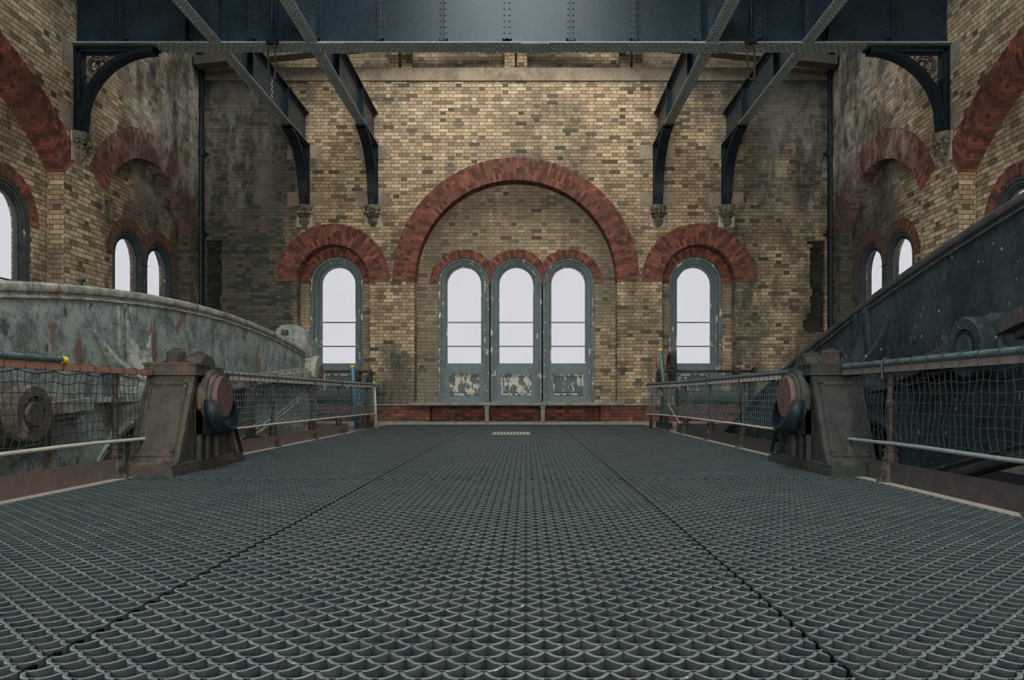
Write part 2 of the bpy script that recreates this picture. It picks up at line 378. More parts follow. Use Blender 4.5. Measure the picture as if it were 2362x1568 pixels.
# merge three openings into one outline
tri_out = [(WX[0]-.605, .5)]
for k, x in enumerate(WX):
    a0 = -PI/2 if k == 0 else -math.acos(.0); 
    lim = math.asin(min(1, .6175/.605)) if .6175 < .605 else PI/2
    for i in range(25):
        a = -PI/2+PI*i/24; tri_out.append((x+.605*math.sin(a), ZS+.605*math.cos(a)))
tri_out.append((WX[2]+.605, .5))
wall(mb, arch_pts(0, 0, ZS, 2.5, n=40), [tri_out], fr, .3)
wall_recess = mb.build('recess_wall', 'brick_deep', wall_back, fix=False)
for x in WX:
    mb = MB(); lo, hi = x-.6175, x+.6175
    if x == WX[0]: lo = -9
    if x == WX[2]: hi = 9
    ring(mb, x, ZS, .60, .80, PI/2, fr, proud=.01, depth=.12, n=28, clip=(lo, hi)); mb.build('brick_arch', 'red_ring', wall_back, fix=False)
for cx in (-4.22, 4.22):
    mb = MB(); wall(mb, [(cx-.95, 0), (cx-.95, 4.4), (cx+.95, 4.4), (cx+.95, 0)], [arch_pts(cx, .5, ZS, .625, n=24)], fr, .3); mb.build('recess_wall', 'brick_deep', wall_back, fix=False)
    mb = MB(); ring(mb, cx, ZS, .62, .84, PI/2, fr, proud=.01, depth=.12, n=28); mb.build('brick_arch', 'red_ring', wall_back, fix=False)
mb = MB()
for cx in (-7.0, 7.0): mb.box(cx-.5, cx+.5, YB+.10, YB+.2, 1.9, 4.4)
mb.build('chase_brick', 'void_dark_brick', wall_back, fix=False)
# stone band and upper wall set back with little piers
mb = MB(); mb.box(-HW, HW, YB-.03, YB+.4, 7.9, 8.2); mb.build('stone_band', 'stone', wall_back)
mb = MB(); mb.box(-HW-.3, HW+.3, YB+.25, YB+.4, 8.2, ZT)
for s in (-1, 1): mb.box(s*HW, s*(HW+.3), YB, YB+.3, 7.5, ZT)
mb.build('upper_wall', 'brick_deep', wall_back, fix=False)
mb = MB()
for px in (-2.67, .0, 2.66):
    for s in (-1, 1): mb.box(px+s*.145-.115, px+s*.145+.115, YB-.02, YB+.26, 8.2, ZT)
mb.build('brick_pier', 'brick_back', wall_back, fix=False)
# plinth
for x0, x1 in ((-HW, -1.98), (1.95, HW)):
    mb = MB(); mb.box(x0, x1, YB-.04, YB+.05 if False else YB+.3, .06, .42); o = mb.build('red_plinth', 'red_wall', wall_back, fix=False)
mb = MB(); mb.box(-1.98, 1.95, YB+.3, YB+.34, .0, .42); mb.build('red_plinth', 'red_wall', wall_back, fix=False)
mb = MB(); mb.box(-HW, -2.0, YB-.07, YB+.05, .42, .455); mb.box(2.0, HW, YB-.07, YB+.05, .42, .455); mb.build('plinth_ledge', 'bench', wall_back)
mb = MB(); mb.box(-HW, -2, YB-.1, YB+.1, 0, .06); mb.box(2, HW, YB-.1, YB+.1, 0, .06); mb.box(-2, 2, YB-.12, YB+.3, 0, .05)
tag(mb.build('baseboard_back', 'bench'), 'grey stone kerb along the foot of the end wall', 'kerb', kind='structure')

# side walls
YC0, YC1 = 13.45, 16.9
def side(sg, name, mat):
    fs = lambda u, z, d: (sg*(HW+d), u, z)
    a1 = arch_pts((YC0+YC1)/2, .2, 4.27, (YC1-YC0)/2, 1.03, n=36)
    a2 = arch_pts(9.09, .2, 4.25, 3.18, 1.32, n=48)
    a3 = arch_pts(1.0, .2, 4.25, 3.18, 1.32, n=32)
    mb = MB(); wall(mb, [(-6, 0), (YB, 0), (YB, ZT), (-6, ZT)], [a1, a2, a3], fs, .27)
    w = tag(mb.build(name, mat, fix=False), 'yellow brick side wall with segmental red brick arches, %s' % ('left' if sg < 0 else 'right'), 'wall', kind='structure')
    for c, half, rise, zs, r in (((YC0+YC1)/2, (YC1-YC0)/2, 1.03, 4.27, .555), (9.09, 3.18, 1.32, 4.25, .53)):
        R = (half*half+rise*rise)/(2*rise); th = math.asin(half/R)
        m2 = MB(); ring(m2, c, zs-(R-rise), R-.005, R+r, th, fs, proud=.01, depth=.27, n=56, clip=(-6, YB-.01)); m2.build('brick_arch', 'red_side', w, fix=False)
    fd = lambda u, z, d: (sg*(HW+.27+d), u, z)
    wc = [14.8, 16.02, 11.25, 9.09, 7.04, 2.2, 0]
    m3 = MB(); wall(m3, [(-6, 0), (YB-.02, 0), (YB-.02, 6.2), (-6, 6.2)], [arch_pts(c, .5, ZS, .60, n=24) for c in wc], fd, .3)
    m3.build('recess_wall', mat, w, fix=False)
    for c in wc[:5]:
        lo, hi = (-9, 15.41) if c == wc[0] else (15.41, YB-.05) if c == wc[1] else (c-2, c+2)
        m4 = MB(); ring(m4, c, ZS, .595, .80, PI/2, fd, proud=.01, depth=.12, n=24, clip=(lo, hi)); m4.build('brick_arch', 'red_side', w, fix=False)
    return w
wall_left = side(-1, 'wall_left', 'brick_side'); wall_right = side(1, 'wall_right', 'brick_side')
mb = MB(); mb.box(-HW-.3, HW+.3, -6.3, -6, 0, ZT); tag(mb.build('wall_front', 'brick_back', fix=False), 'brick wall behind the camera', 'wall', kind='structure')
mb = MB(); mb.box(-HW-.3, HW+.3, -6.3, YB+.4, ZT, ZT+.2); tag(mb.build('ceiling', 'ceil'), 'timber boarded ceiling', 'ceiling', kind='structure')

# ------------------------------------------------------------------ windows
def stilted(r, zb, n=20, cz=ZS):
    return [(-r, zb)]+[(r*math.sin(-PI/2+PI*i/n), cz+r*math.cos(-PI/2+PI*i/n)) for i in range(n+1)]+[(r, zb)]
def band(mb, r0, r1, zb0, zb1, d0, d1, fn, n=20):
    """flat moulded band between two stilted arches, with front at depth d0 and thickness to d1"""
    A, B = stilted(r0, zb0, n), stilted(r1, zb1, n)
    for i in range(len(A)-1):
        mb.face([fn(*A[i], d0), fn(*A[i+1], d0), fn(*B[i+1], d0), fn(*B[i], d0)])
        mb.face([fn(*A[i], d0), fn(*A[i+1], d0), fn(*A[i+1], d1), fn(*A[i], d1)])
        mb.face([fn(*B[i], d0), fn(*B[i+1], d0), fn(*B[i+1], d1), fn(*B[i], d1)])
wcount = [0]
def window(fn, panel='panel', pegs=False, R=.60, fm='frame', mm='moulding'):
    wcount[0] += 1; root = empty('window_%d' % wcount[0], fn(0, 0, 0), kind='structure'); L = root.location.copy()
    f = lambda u, z, d: tuple(Vector(fn(u, z, d))-L)
    fq = lambda mb, u0, u1, z0, z1, d0, d1: boxf(mb, f, u0, u1, z0, z1, d0, d1)
    mb = MB(); band(mb, R-.065, R, .52, .52, -.03, .10, f); band(mb, R-.115, R-.085, .52, .52, -.01, .14, f); mb.build('moulding', mm, root, fix=False)
    mb = MB(); band(mb, R-.09, R-.06, .52, .52, .03, .12, f); band(mb, R-.15, R-.11, .52, .52, .05, .3, f)
    band(mb, .405, R-.14, 1.33, .52, .13, .22, f)
    fq(mb, -R-.03, R+.03, .40, .54, .0, .3)
    for s in (-1, 1): fq(mb, s*(R-.05), s*(R+.03), .45, ZS-.02, .035, .3); fq(mb, s*(R-.195), s*(R-.1), 1.2, 1.45, .113, .22)
    fq(mb, -R+.12, R-.12, 1.27, 1.415, .117, .22); fq(mb, -R+.1, R-.1, .50, .64, .098, .22); fq(mb, -R+.1, R-.1, 1.16, 1.275, .096, .22)
    for s in (-1, 1): fq(mb, s*(R-.1), s*(R-.24), .6, 1.3, .10, .22)
    mb.build('frame', fm, root, fix=False)
    mb = MB(); band(mb, .40, .425, 1.41, 1.41, .11, .16, f); mb.build('sash_bead', mm, root, fix=False)
    mb = MB(); fq(mb, -R+.2, R-.2, .6, 1.2, .16, .20)
    fq(mb, -.30, .30, .72, 1.10, .135, .18); o = mb.build('panel', panel, root, fix=False)
    mb = MB()
    for z0, z1, in ((.66, .70), (1.12, 1.16)): fq(mb, -.36, .36, z0, z1, .12, .17)
    for s in (-1, 1): fq(mb, s*.32, s*.36, .70, 1.12, .12, .17)
    mb.build('panel_moulding', 'panel_w', root, fix=False)
    for zz in (2.39, 1.82):
        mb = MB(); fq(mb, -.41, .41, zz-.014, zz+.014, .14, .18); mb.build('glazing_bar', fm, root, fix=False)
    P = stilted(.41, 1.41, 20); mb = MB()
    tri = tessellate_polygon([[Vector((p[0], p[1], 0)) for p in P]])
    for t in tri: mb.face([f(*P[i], .17) for i in t])
    mb.build('glass', 'glass', root, fix=False)
    if pegs:
        for s in (-1, 1):
            mb = MB(); fq(mb, s*.405, s*.54, 1.795, 1.85, .10, .14); mb.build('peg', 'orange', root, fix=False)
    return root
def boxf(mb, f, u0, u1, z0, z1, d0, d1):
    q = [(a, b, c) for c in (d0, d1) for b in (z0, z1) for a in (u0, u1)]; p = [f(*t) for t in q]
    for w in ((0, 1, 3, 2), (4, 6, 7, 5), (0, 4, 5, 1), (2, 3, 7, 6), (0, 2, 6, 4), (1, 5, 7, 3)):
        mb.face([p[i] for i in w], [(q[i][0], q[i][1]) for i in w])
DW = .06
for x, pn in ((-1.235, 'panel_w'), (0, 'panel_w'), (1.235, 'panel')):
    window(lambda u, z, d, x=x: (x+u, YB+.36+DW+d, z), pn)
for x in (-4.22, 4.22):
    window(lambda u, z, d, x=x: (x+u, YB+.36+DW+d, z), 'panel', True, R=.62)
for sg in (-1, 1):
    for c in (14.8, 16.02, 11.25, 9.09, 7.04, 2.2, 0):
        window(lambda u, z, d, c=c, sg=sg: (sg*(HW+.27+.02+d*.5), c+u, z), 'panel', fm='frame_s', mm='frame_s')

# ------------------------------------------------------------------ floor
EX, PX0, PX1, PY0, PY1 = 2.84, 2.86, 4.7, -3.0, 13.4
def scale_floor():
    p = .0945; r = p/2; dy = .0463; w = .0080; dep = .034
    V = []; Fq = []; nb = 0
    def arcs(cx, cy, nseg, lo, hi, ylo, yhi):
        nonlocal nb
        q_ = np.linspace(-1, 1, nseg+1); ct = np.sign(q_)*(1-(1-np.abs(q_))**1.35); a_, b_ = r, dy
        bx_ = a_*ct; by_ = -b_*(1-np.abs(ct)**2.9)
        tx, ty = a_, b_*2.9*np.abs(ct)**1.9*np.sign(ct); ln = np.sqrt(tx*tx+ty*ty); nx_, ny_ = ty/ln, -tx/ln
        # taper: thick at the sides, thin in the middle
        ww = w*(1.05-.10*np.abs(ct)**2)
        outx, outy = cx[:, None]+bx_+ww*.5*nx_, cy[:, None]+by_+ww*.5*ny_
        inx, iny = cx[:, None]+bx_-ww*.9*nx_, cy[:, None]+by_-ww*.9*ny_
        for a in (outx, inx): np.clip(a, lo, hi, out=a)
        for a in (outy, iny): np.clip(a, ylo, yhi, out=a)
        N, K = outx.shape
        z0 = np.zeros_like(outx); z1 = z0-dep
        vv = np.stack([np.stack([outx, outy, z0], -1), np.stack([inx, iny, z0], -1), np.stack([outx, outy, z1], -1), np.stack([inx, iny, z1], -1)], 2)  # N,K,4,3
        V.append(vv.reshape(-1, 3))
        base = nb+(np.arange(N)[:, None]*K+np.arange(K-1)[None, :])*4
        b = base.reshape(-1); e = b+4
        Fq.append(np.stack([b, e, e+1, b+1], -1)); Fq.append(np.stack([b+1, e+1, e+3, b+3], -1)); Fq.append(np.stack([b, b+2, e+2, e], -1))
        nb += N*K*4
    plates = [(-EX+.05, -.905), (-.895, .965), (.975, EX-.05)]
    ycuts = [(-1.0, 1.2), (1.205, 5.70), (5.71, 9.9), (9.91, 13.1), (13.12, YB-.4)]
    for lo, hi in plates:
        for ylo, yhi in ycuts:
            if yhi < 1.3: continue
            ny = int((yhi-ylo)/dy)+1
            xs, ys = [], []
            for j in range(ny+1):
                y = ylo+j*dy; off = 0 if j % 2 == 0 else r
                x = np.arange(lo+off, hi+r*.99, p); x = x[(x > lo-r) & (x < hi+r)]
                xs.append(x); ys.append(np.full_like(x, y))
            xs = np.concatenate(xs); ys = np.concatenate(ys)
            arcs(xs, ys, 10 if ylo < 5 else 7 if ylo < 9 else 5, lo, hi, ylo, yhi)
    Vc = np.concatenate(V); Fc = np.concatenate(Fq)
    me = bpy.data.meshes.new('floor'); me.vertices.add(len(Vc)); me.vertices.foreach_set('co', Vc.astype(np.float32).ravel())
    me.loops.add(len(Fc)*4); me.loops.foreach_set('vertex_index', Fc.astype(np.int32).ravel())
    me.polygons.add(len(Fc)); me.polygons.foreach_set('loop_start', (np.arange(len(Fc))*4).astype(np.int32)); me.polygons.foreach_set('loop_total', np.full(len(Fc), 4, np.int32))
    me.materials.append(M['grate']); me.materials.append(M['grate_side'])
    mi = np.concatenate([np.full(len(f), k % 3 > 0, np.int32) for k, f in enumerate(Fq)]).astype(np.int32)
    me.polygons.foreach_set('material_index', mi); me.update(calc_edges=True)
    o = bpy.data.objects.new('floor', me); C.objects.link(o); return o
fl = tag(scale_floor(), 'cast iron grating floor with a fish scale pattern of holes', 'floor', kind='structure')
mb = MB()
for s in (-1, 1):
    mb.box(s*(EX-.055), s*(EX+.02), -1, PY1+.1, -.05, .004)
mb.build('floor_edge', 'edge', fl)
mb = MB(); mb.box(-HW, HW, YB-.42, YB, -.05, .0); mb.build('threshold', 'lit_dusty', fl)
mb = MB()
for s in (-1, 1):
    mb.box(s*EX, s*HW, PY1, YB-.42, -.08, -.001); mb.box(s*PX1, s*HW, -6, PY1, -.08, -.001)
mb.box(-HW, HW, -6, -1, -.08, -.001)
mb.build('floor_slab', 'slab', fl)
mb = MB()
for x in (-.9, .97): mb.box(x-.02, x+.02, -1, YB-.42, -.12, -.034)
for y in (1.2, 5.7, 9.9, 13.1): mb.box(-EX, EX, y-.03, y+.03, -.14, -.034)
mb.build('floor_joist', 'black_iron', fl)
mb = MB(); mb.box(-HW-.3, HW+.3, -6.3, YB+.4, -4.2, -4)
for s in (-1, 1): mb.box(s*PX1, s*(PX1+.1), -6, PY1, -4, -.08); mb.box(s*EX, s*PX1, PY1+.05, PY1+.15, -4, -.08); mb.box(s*(EX-.1), s*(EX-.02), -6, PY1, -4, -.14)
mb.box(-HW-.3, -HW, -6, YB, -4, 0); mb.box(HW, HW+.3, -6, YB, -4, 0); mb.box(-HW, HW, YB, YB+.4, -4, 0); mb.box(-HW, HW, -6.3, -6, -4, 0)
tag(mb.build('floor_lower', 'void'), 'dark void of the level below seen through the pits', 'floor', kind='structure')
# little grille let into the floor
g = empty('floor_grille', (0.0, 12.75, .006), 'small pale slatted grille let into the floor before the middle windows', 'grille')
mb = MB()
for x0, x1, y0, y1 in ((-.33, .30, -.36, -.33), (-.33, .30, .30, .33), (-.33, -.31, -.33, .30), (.28, .30, -.33, .30)): mb.box(x0, x1, y0, y1, -.02, .008)
mb.build('rim', 'flange', g)
for i in range(11):
    mb = MB(); mb.box(-.30+i*.054, -.27+i*.054, -.33, .30, -.015, .006); mb.build('slat', 'pale_stone', g)

# bench
b = empty('stone_bench', (0, YB-.1, 0), 'long grey stone bench under the three middle windows', 'bench')
mb = MB(); mb.box(-2.45, 2.47, -.12, .46, .435, .49); mb.box(-2.42, 2.44, -.09, .4, .415, .435); mb.build('seat_slab', 'bench', b)
for x in (-.66, .62):
    mb = MB(); mb.box(x-.045, x+.045, -.05, .10, .05, .415); mb.box(x-.06, x+.06, -.07, .12, .37, .415); mb.build('support', 'bench', b)

# ------------------------------------------------------------------ girders
YG, ZG = 12.63, 6.43
g = empty('plate_girder', (0, YG, ZG), 'deep riveted blue-black plate girder crossing the whole hall', 'girder')
mb = MB(); mb.box(-HW, HW, -.012, .012, .02, 1.4); mb.build('web', 'girder', g)
mb = MB(); mb.box(-HW, HW, -.18, .18, 0, .025); mb.box(-HW, HW, -.10, .10, .025, .05)
mb.box(-3.30, -2.74, -.19, .19, -.012, 0); mb.box(2.9, 3.45, -.19, .19, -.012, 0); mb.box(.15, .62, -.175, .175, -.012, 0)
nr = int(2*5.9/.1)
for i in range(nr):
    x = -5.9+i*.1
    for j, yy in enumerate((-.145, -.06, .06, .145)):
        mb.rivet((x+(.05 if j % 2 else 0), yy, 0 if not (-3.3 < x < -2.74 or 2.9 < x < 3.45 or .15 < x < .62) else -.012), (0, 0, -1), .017)
mb.build('bottom_flange', 'flange', g)
mb = MB(); mb.box(-HW, HW, -.18, .18, 1.4, 1.43); mb.build('top_flange', 'girder', g)
mb = MB()
for s in (-1, 1): mb.box(-HW, HW, s*.012, s*.03, .05, .14)
mb.build('flange_angle', 'girder', g)
for k in range(-6, 7):
    x = -.08+1.06*k
    mb = MB(); mb.box(x-.075, x+.075, -.03, -.012, .05, 1.4)
    if k % 2 or abs(k) >= 2: mb.box(x-.012, x+.012, -.16, -.012, .05, 1.4); mb.box(x-.05, x+.05, -.17, -.10, .045, .06)
    for i in range(13):
        for s in (-1, 1): mb.rivet((x+s*.042, -.03, .13+i*.1), (0, -1, 0), .019)
    mb.build('stiffener', 'girder', g)
def joist(x, lab):
    j = empty('ceiling_joist', (x, YB, ZG), lab, 'joist', 'riveted joists crossing the girder lengthwise')
    for y0, y1 in ((-(YB-YG)+.185, 0), (-11.5, -(YB-YG)-.185)):
        mb = MB(); mb.box(-.01, .01, y0, y1, .02, .73); e0 = -(YB-YG); mb.box(-.01, .01, e0+.035 if y1 == 0 else e0-.185, e0+.185 if y1 == 0 else e0-.035, .06, .73); mb.build('web', 'girder', j)
        mb = MB(); mb.box(-.10, .10, y0 if y0 > -6 else y0, y1, 0, .022); n = int((y1-y0)/.11)
        for s in (-1, 1): mb.box(s*.01, s*.03, y0, y1, .022, .09)
        for i in range(n):
            yy = y0+.05+i*.11
            if yy > -1.6: continue
            for s in (-1, 1): mb.rivet((s*.062, yy+(.05 if s > 0 else 0), 0), (0, 0, -1), .016)
        mb.build('bottom_flange', 'flange', j)
        mb = MB(); mb.box(-.10, .10, y0, y1, .71, .73)
        for s in (-1, 1): mb.box(s*.01, s*.03, y0, y1, .64, .71)
        for i in range(n):
            for s in (-1, 1): mb.rivet((s*.03, y0+.05+i*.11, .675), (s, 0, 0), .013)
        mb.build('top_flange', 'girder', j)
    for yy in (-1.55, -3.6, -5.2, -7.2):
        mb = MB()
        for s in (-1, 1):
            mb.box(s*.01, s*.10, yy-.012, yy+.012, .022, .71); mb.box(s*.01, s*.03, yy-.05, yy+.05, .09, .64)
            for i in range(6): mb.rivet((s*.03, yy-.03, .14+i*.085), (s, 0, 0), .012)
        mb.build('stiffener', 'girder', j)
    return j
for x, lab in ((-4.86, 'outermost riveted joist on the left, nearest the left wall'), (-3.28, 'inner riveted joist left of the middle arch'), (3.28, 'inner riveted joist right of the middle arch'), (4.86, 'outermost riveted joist on the right, nearest the right wall')): joist(x, lab)
# knee brackets
def bracket_mesh(scroll):
    """profile in (a,z): a = distance out from the wall, z below 0 is down"""
    n = 18; parts = []
    R = 1.16
    curve = [(.14+R*(1-math.cos(t)), -1.24+R*math.sin(t)) for t in [PI/2*i/n for i in range(n+1)]]
    # curve runs from lower (near wall) to upper (outer end); outer end at (1.3,-.08)
    inner = curve
    return inner
def bracket(loc, rotz, lab, scroll, grp):
    """local: +x out from the wall, y across"""
    root = empty('knee_bracket', loc, lab, 'bracket', grp); root.rotation_euler = (0, 0, rotz)
    cv = bracket_mesh(scroll); Mx = Matrix(((1, 0, 0, 0), (0, 0, 1, 0), (0, 1, 0, 0), (0, 0, 0, 1)))
    def strip(off0, off1, w, name, mat='black_iron'):
        mb = MB(); A, B = [], []
        for i, (a, z) in enumerate(cv):
            t = PI/2*i/(len(cv)-1); nx, nz = -math.cos(t), math.sin(t)   # outward of the circle (towards the corner)
            A.append((a+nx*off0, z+nz*off0)); B.append((a+nx*off1, z+nz*off1))
        mb.prism(A+B[::-1], Mx, -w, w); return mb.build(name, mat, root)
    strip(-.012, .05, .105, 'curved_rib'); strip(.05, .10, .06, 'curved_rib_back')
    mb = MB(); mb.box(0, .035, -.115, .115, -1.42, 0); mb.box(.035, .10, -.085, .085, -1.42, -.02); mb.box(.10, .17, -.055, .055, -1.42, -1.12); mb.build('wall_post', 'black_iron', root)
    mb = MB(); mb.box(0, 1.34, -.12, .12, -.035, 0); mb.box(0, 1.30, -.085, .085, -.085, -.035); mb.build('top_arm', 'black_iron', root)
    if scroll:
        mb = MB()
        cx, cz = .345, -.285
        def circ(x, z, r, a0=0, a1=2*PI, th=.011, n=22):
            mb.tube([(x+r*math.cos(a0+(a1-a0)*i/n), 0, z+r*math.sin(a0+(a1-a0)*i/n)) for i in range(n+1)], th, 5)
        circ(cx, cz, .17); circ(cx, cz, .135)
        for s in (-1, 1): circ(cx+s*.045, cz, .085, th=.009); circ(cx+s*.06, cz+.02, .05, 0, 4.5, .009)
        mb.tube([(cx, 0, cz-.13), (cx, 0, cz+.13)], .009, 5)
        for i, (q, rr) in enumerate(((.57, .06), (.67, .045), (.76, .034), (.83, .024), (.89, .017))):
            circ(q, -.085-rr-.005, rr, th=.009); circ(q, -.085-rr-.005, rr*.5, 0, 5, .007)
            circ(.10+rr+.005, -(q-.05), rr, th=.009); circ(.10+rr+.005, -(q-.05), rr*.5, 0, 5, .007)
        for i in range(7): circ(.17+i*.06, -.115, .03, 0, PI, .007)
        mb.build('scrollwork', 'black_iron', root)
    else:
        mb = MB(); P = [(.09, -.08), (1.15, -.08)]+[(a, z) for a, z in cv[::-1]]+[(.09, -1.2)]
        Q = [(a-.0, z) for a, z in P]; mb.prism(Q, Mx, -.018, .018); mb.build('spandrel_plate', 'black_iron', root)
    return root
def corbel(loc, rotz, lab, mat='carved', seed=0):
    root = empty('stone_corbel', loc, lab, 'corbel', None); root.rotation_euler = (0, 0, rotz); rnd = random.Random(seed)
    mb = MB(); mb.box(-.01, .02, -.185, .185, -.48, 0); mb.build('backing_block', 'pale_stone', root)
    T = Matrix.Identity(4)
    mb = MB(); mb.lathe([(0, 0), (.185, 0), (.19, -.03), (.18, -.07), (.185, -.08), (.165, -.12), (0, -.12)], Matrix.Translation((.02, 0, 0)), 16, -PI/2, PI/2); mb.build('abacus', mat, root)
    mb = MB(); prof = [(.15, -.11), (.13, -.17), (.10, -.25), (.085, -.31), (.095, -.36), (.085, -.41), (.05, -.46), (.0, -.49)]
    n = 20; rows = []
    for r, z in prof:
        rows.append([Vector((.02+max(0, r*(1+.22*math.cos(7*a+z*9)+rnd.uniform(-.08, .08))*math.cos(a)), r*(1+.22*math.cos(7*a+z*9))*math.sin(a), z)) for a in [-PI/2+PI*k/n for k in range(n+1)]])
    mb.grid(rows); mb.build('carved_bell', mat, root)
    mb = MB()
    for a in (-1.25, -.62, 0, .62, 1.25):
        for zz, q, rr in ((-.17, .17, .042), (-.235, .125, .032), (-.36, .10, .026)):
            c = Vector((.02+q*math.cos(a), q*math.sin(a), zz+rnd.uniform(-.012, .012)))
            pr = [(rr*math.sin(t)*(1+.15*rnd.uniform(-1, 1)), -rr*math.cos(t)) for t in [PI*i/6 for i in range(7)]]
            mb.lathe(pr, Matrix.Translation(c) @ Matrix.Rotation(rnd.uniform(0, 2), 4, 'X') @ Matrix.Diagonal((1, .8, 1.2, 1)), 8)
    mb.build('carved_leaves', mat, root)
    return root
for i, (x, w1) in enumerate(((-4.87, 'outermost on the left'), (-3.29, 'left of the middle arch'), (3.27, 'right of the middle arch'), (4.85, 'outermost on the right'))):
    bracket((x, YB, ZG), -PI/2, 'black curved iron bracket under a joist on the end wall, %s' % w1, False, 'brackets under the joists')
    corbel((x, YB-.005, ZG-1.42), -PI/2, 'carved stone corbel under a black bracket on the end wall, %s' % w1, seed=i)
    mb = MB()
    for s in (-1, 1): mb.box(x+s*.12, x+s*.40, YB-.006, YB+.02, 6.1, 6.42); mb.box(x+s*.12, x+s*.40, YB-.006, YB+.02, 5.02, 5.34)
    tag(mb.build('trim_%d' % (i+1), 'stone'), 'sandstone padstones beside a bracket', 'stonework', kind='structure')
for s, w1 in ((-1, 'left'), (1, 'right')):
    bracket((s*HW, YG, ZG-.014), 0 if s < 0 else PI, 'black arched girder bracket with pierced scrollwork on the %s wall' % w1, True, 'scrollwork girder brackets')
    corbel((s*(HW-.005), YG, ZG-1.434), 0 if s < 0 else PI, 'carved stone corbel under the scrollwork bracket on the %s wall' % w1, seed=9+s)
    mb = MB()
    for a, b2 in ((YG-.42, YG-.13), (YG+.13, YG+.42)):
        mb.box(s*(HW-.006), s*(HW+.02), a, b2, 6.0, 6.42); mb.box(s*(HW-.006), s*(HW+.02), a, b2, 5.0, 5.36)
    tag(mb.build('trim_%d' % (5+(s > 0)), 'stone'), 'sandstone padstones beside the girder bracket', 'stonework', kind='structure')
# rafters glimpsed above the girder
for s, w1 in ((-1, 'left'), (1, 'right')):
    r = MB(); p0, p1 = (s*7.2, 17.1, 8.05), (s*.1, 17.1, 8.78)
    P = [(p0[0], p0[2]), (p1[0], p1[2]), (p1[0], p1[2]+.2), (p0[0], p0[2]+.2)]
    r.prism(P, Matrix(((1, 0, 0, 0), (0, 0, 1, 0), (0, 1, 0, 0), (0, 0, 0, 1))), 16.95, 17.25)
    o = r.build('roof_rafter', 'rafter'); tag(o, 'pale sloping timber under the roof on the %s, above the joists' % w1, 'rafter')
# hanging hooks
for s, w1 in ((-1, 'left'), (1, 'right')):
    hx = s*3.90; h = empty('hanging_hook', (hx, YG-.28, 5.78), 'long looped iron hook hanging in front of the girder on the %s' % w1, 'hook', 'looped hooks hanging at the girder')
    mb = MB(); mb.tube([(0, 0, .60), (0, 0, 2.3)], .035, 8); mb.build('rod', 'black_iron', h)
    mb = MB(); pts = [(.05*math.sin(t), 0, .06+(-.05 if True else 0)*math.cos(t)) for t in [-PI/2+PI*i/8 for i in range(9)]]
    mb.tube([(-.07, 0, .62), (-.06, 0, .3)]+pts+[(.06, 0, .3), (.04, 0, .62)], .018, 7); mb.build('loop', 'post', h)
    mb = MB(); mb.box(-.09, .09, -.04, .04, .58, .66); mb.build('clamp', 'black_iron', h)
    if s < 0:
        mb = MB(); mb.tube([(.0, 0, .0)]+[(.012*math.sin(i*2.1), 0, -.03*i) for i in range(1, 11)], .005, 4); mb.build('chain', 'white', h)
# downpipes
for s, w1 in ((-1, 'left'), (1, 'right')):
    X = s*(HW-.02); d = empty('downpipe', (X, YB-.12, 0), 'black rainwater downpipe in the %s corner of the end wall' % w1, 'pipe', 'downpipes in the corners')
    mb = MB(); mb.tube([(0, 0, 0), (0, 0, 8.25), (-s*.02, -.05, 8.38), (-s*.0, -.5, 8.75)], .072, 12); mb.build('pipe', 'black_iron', d)
    for z in (1.8, 4.35, 6.2):
        mb = MB(); mb.lathe([(.072, -.08), (.092, -.08), (.092, .05), (.1, .05), (.1, .08), (.072, .08)], Matrix.Translation((0, 0, z)), 14); mb.box(-.14, .14, .02, .11, z-.02, z+.02); mb.build('collar', 'black_iron', d)

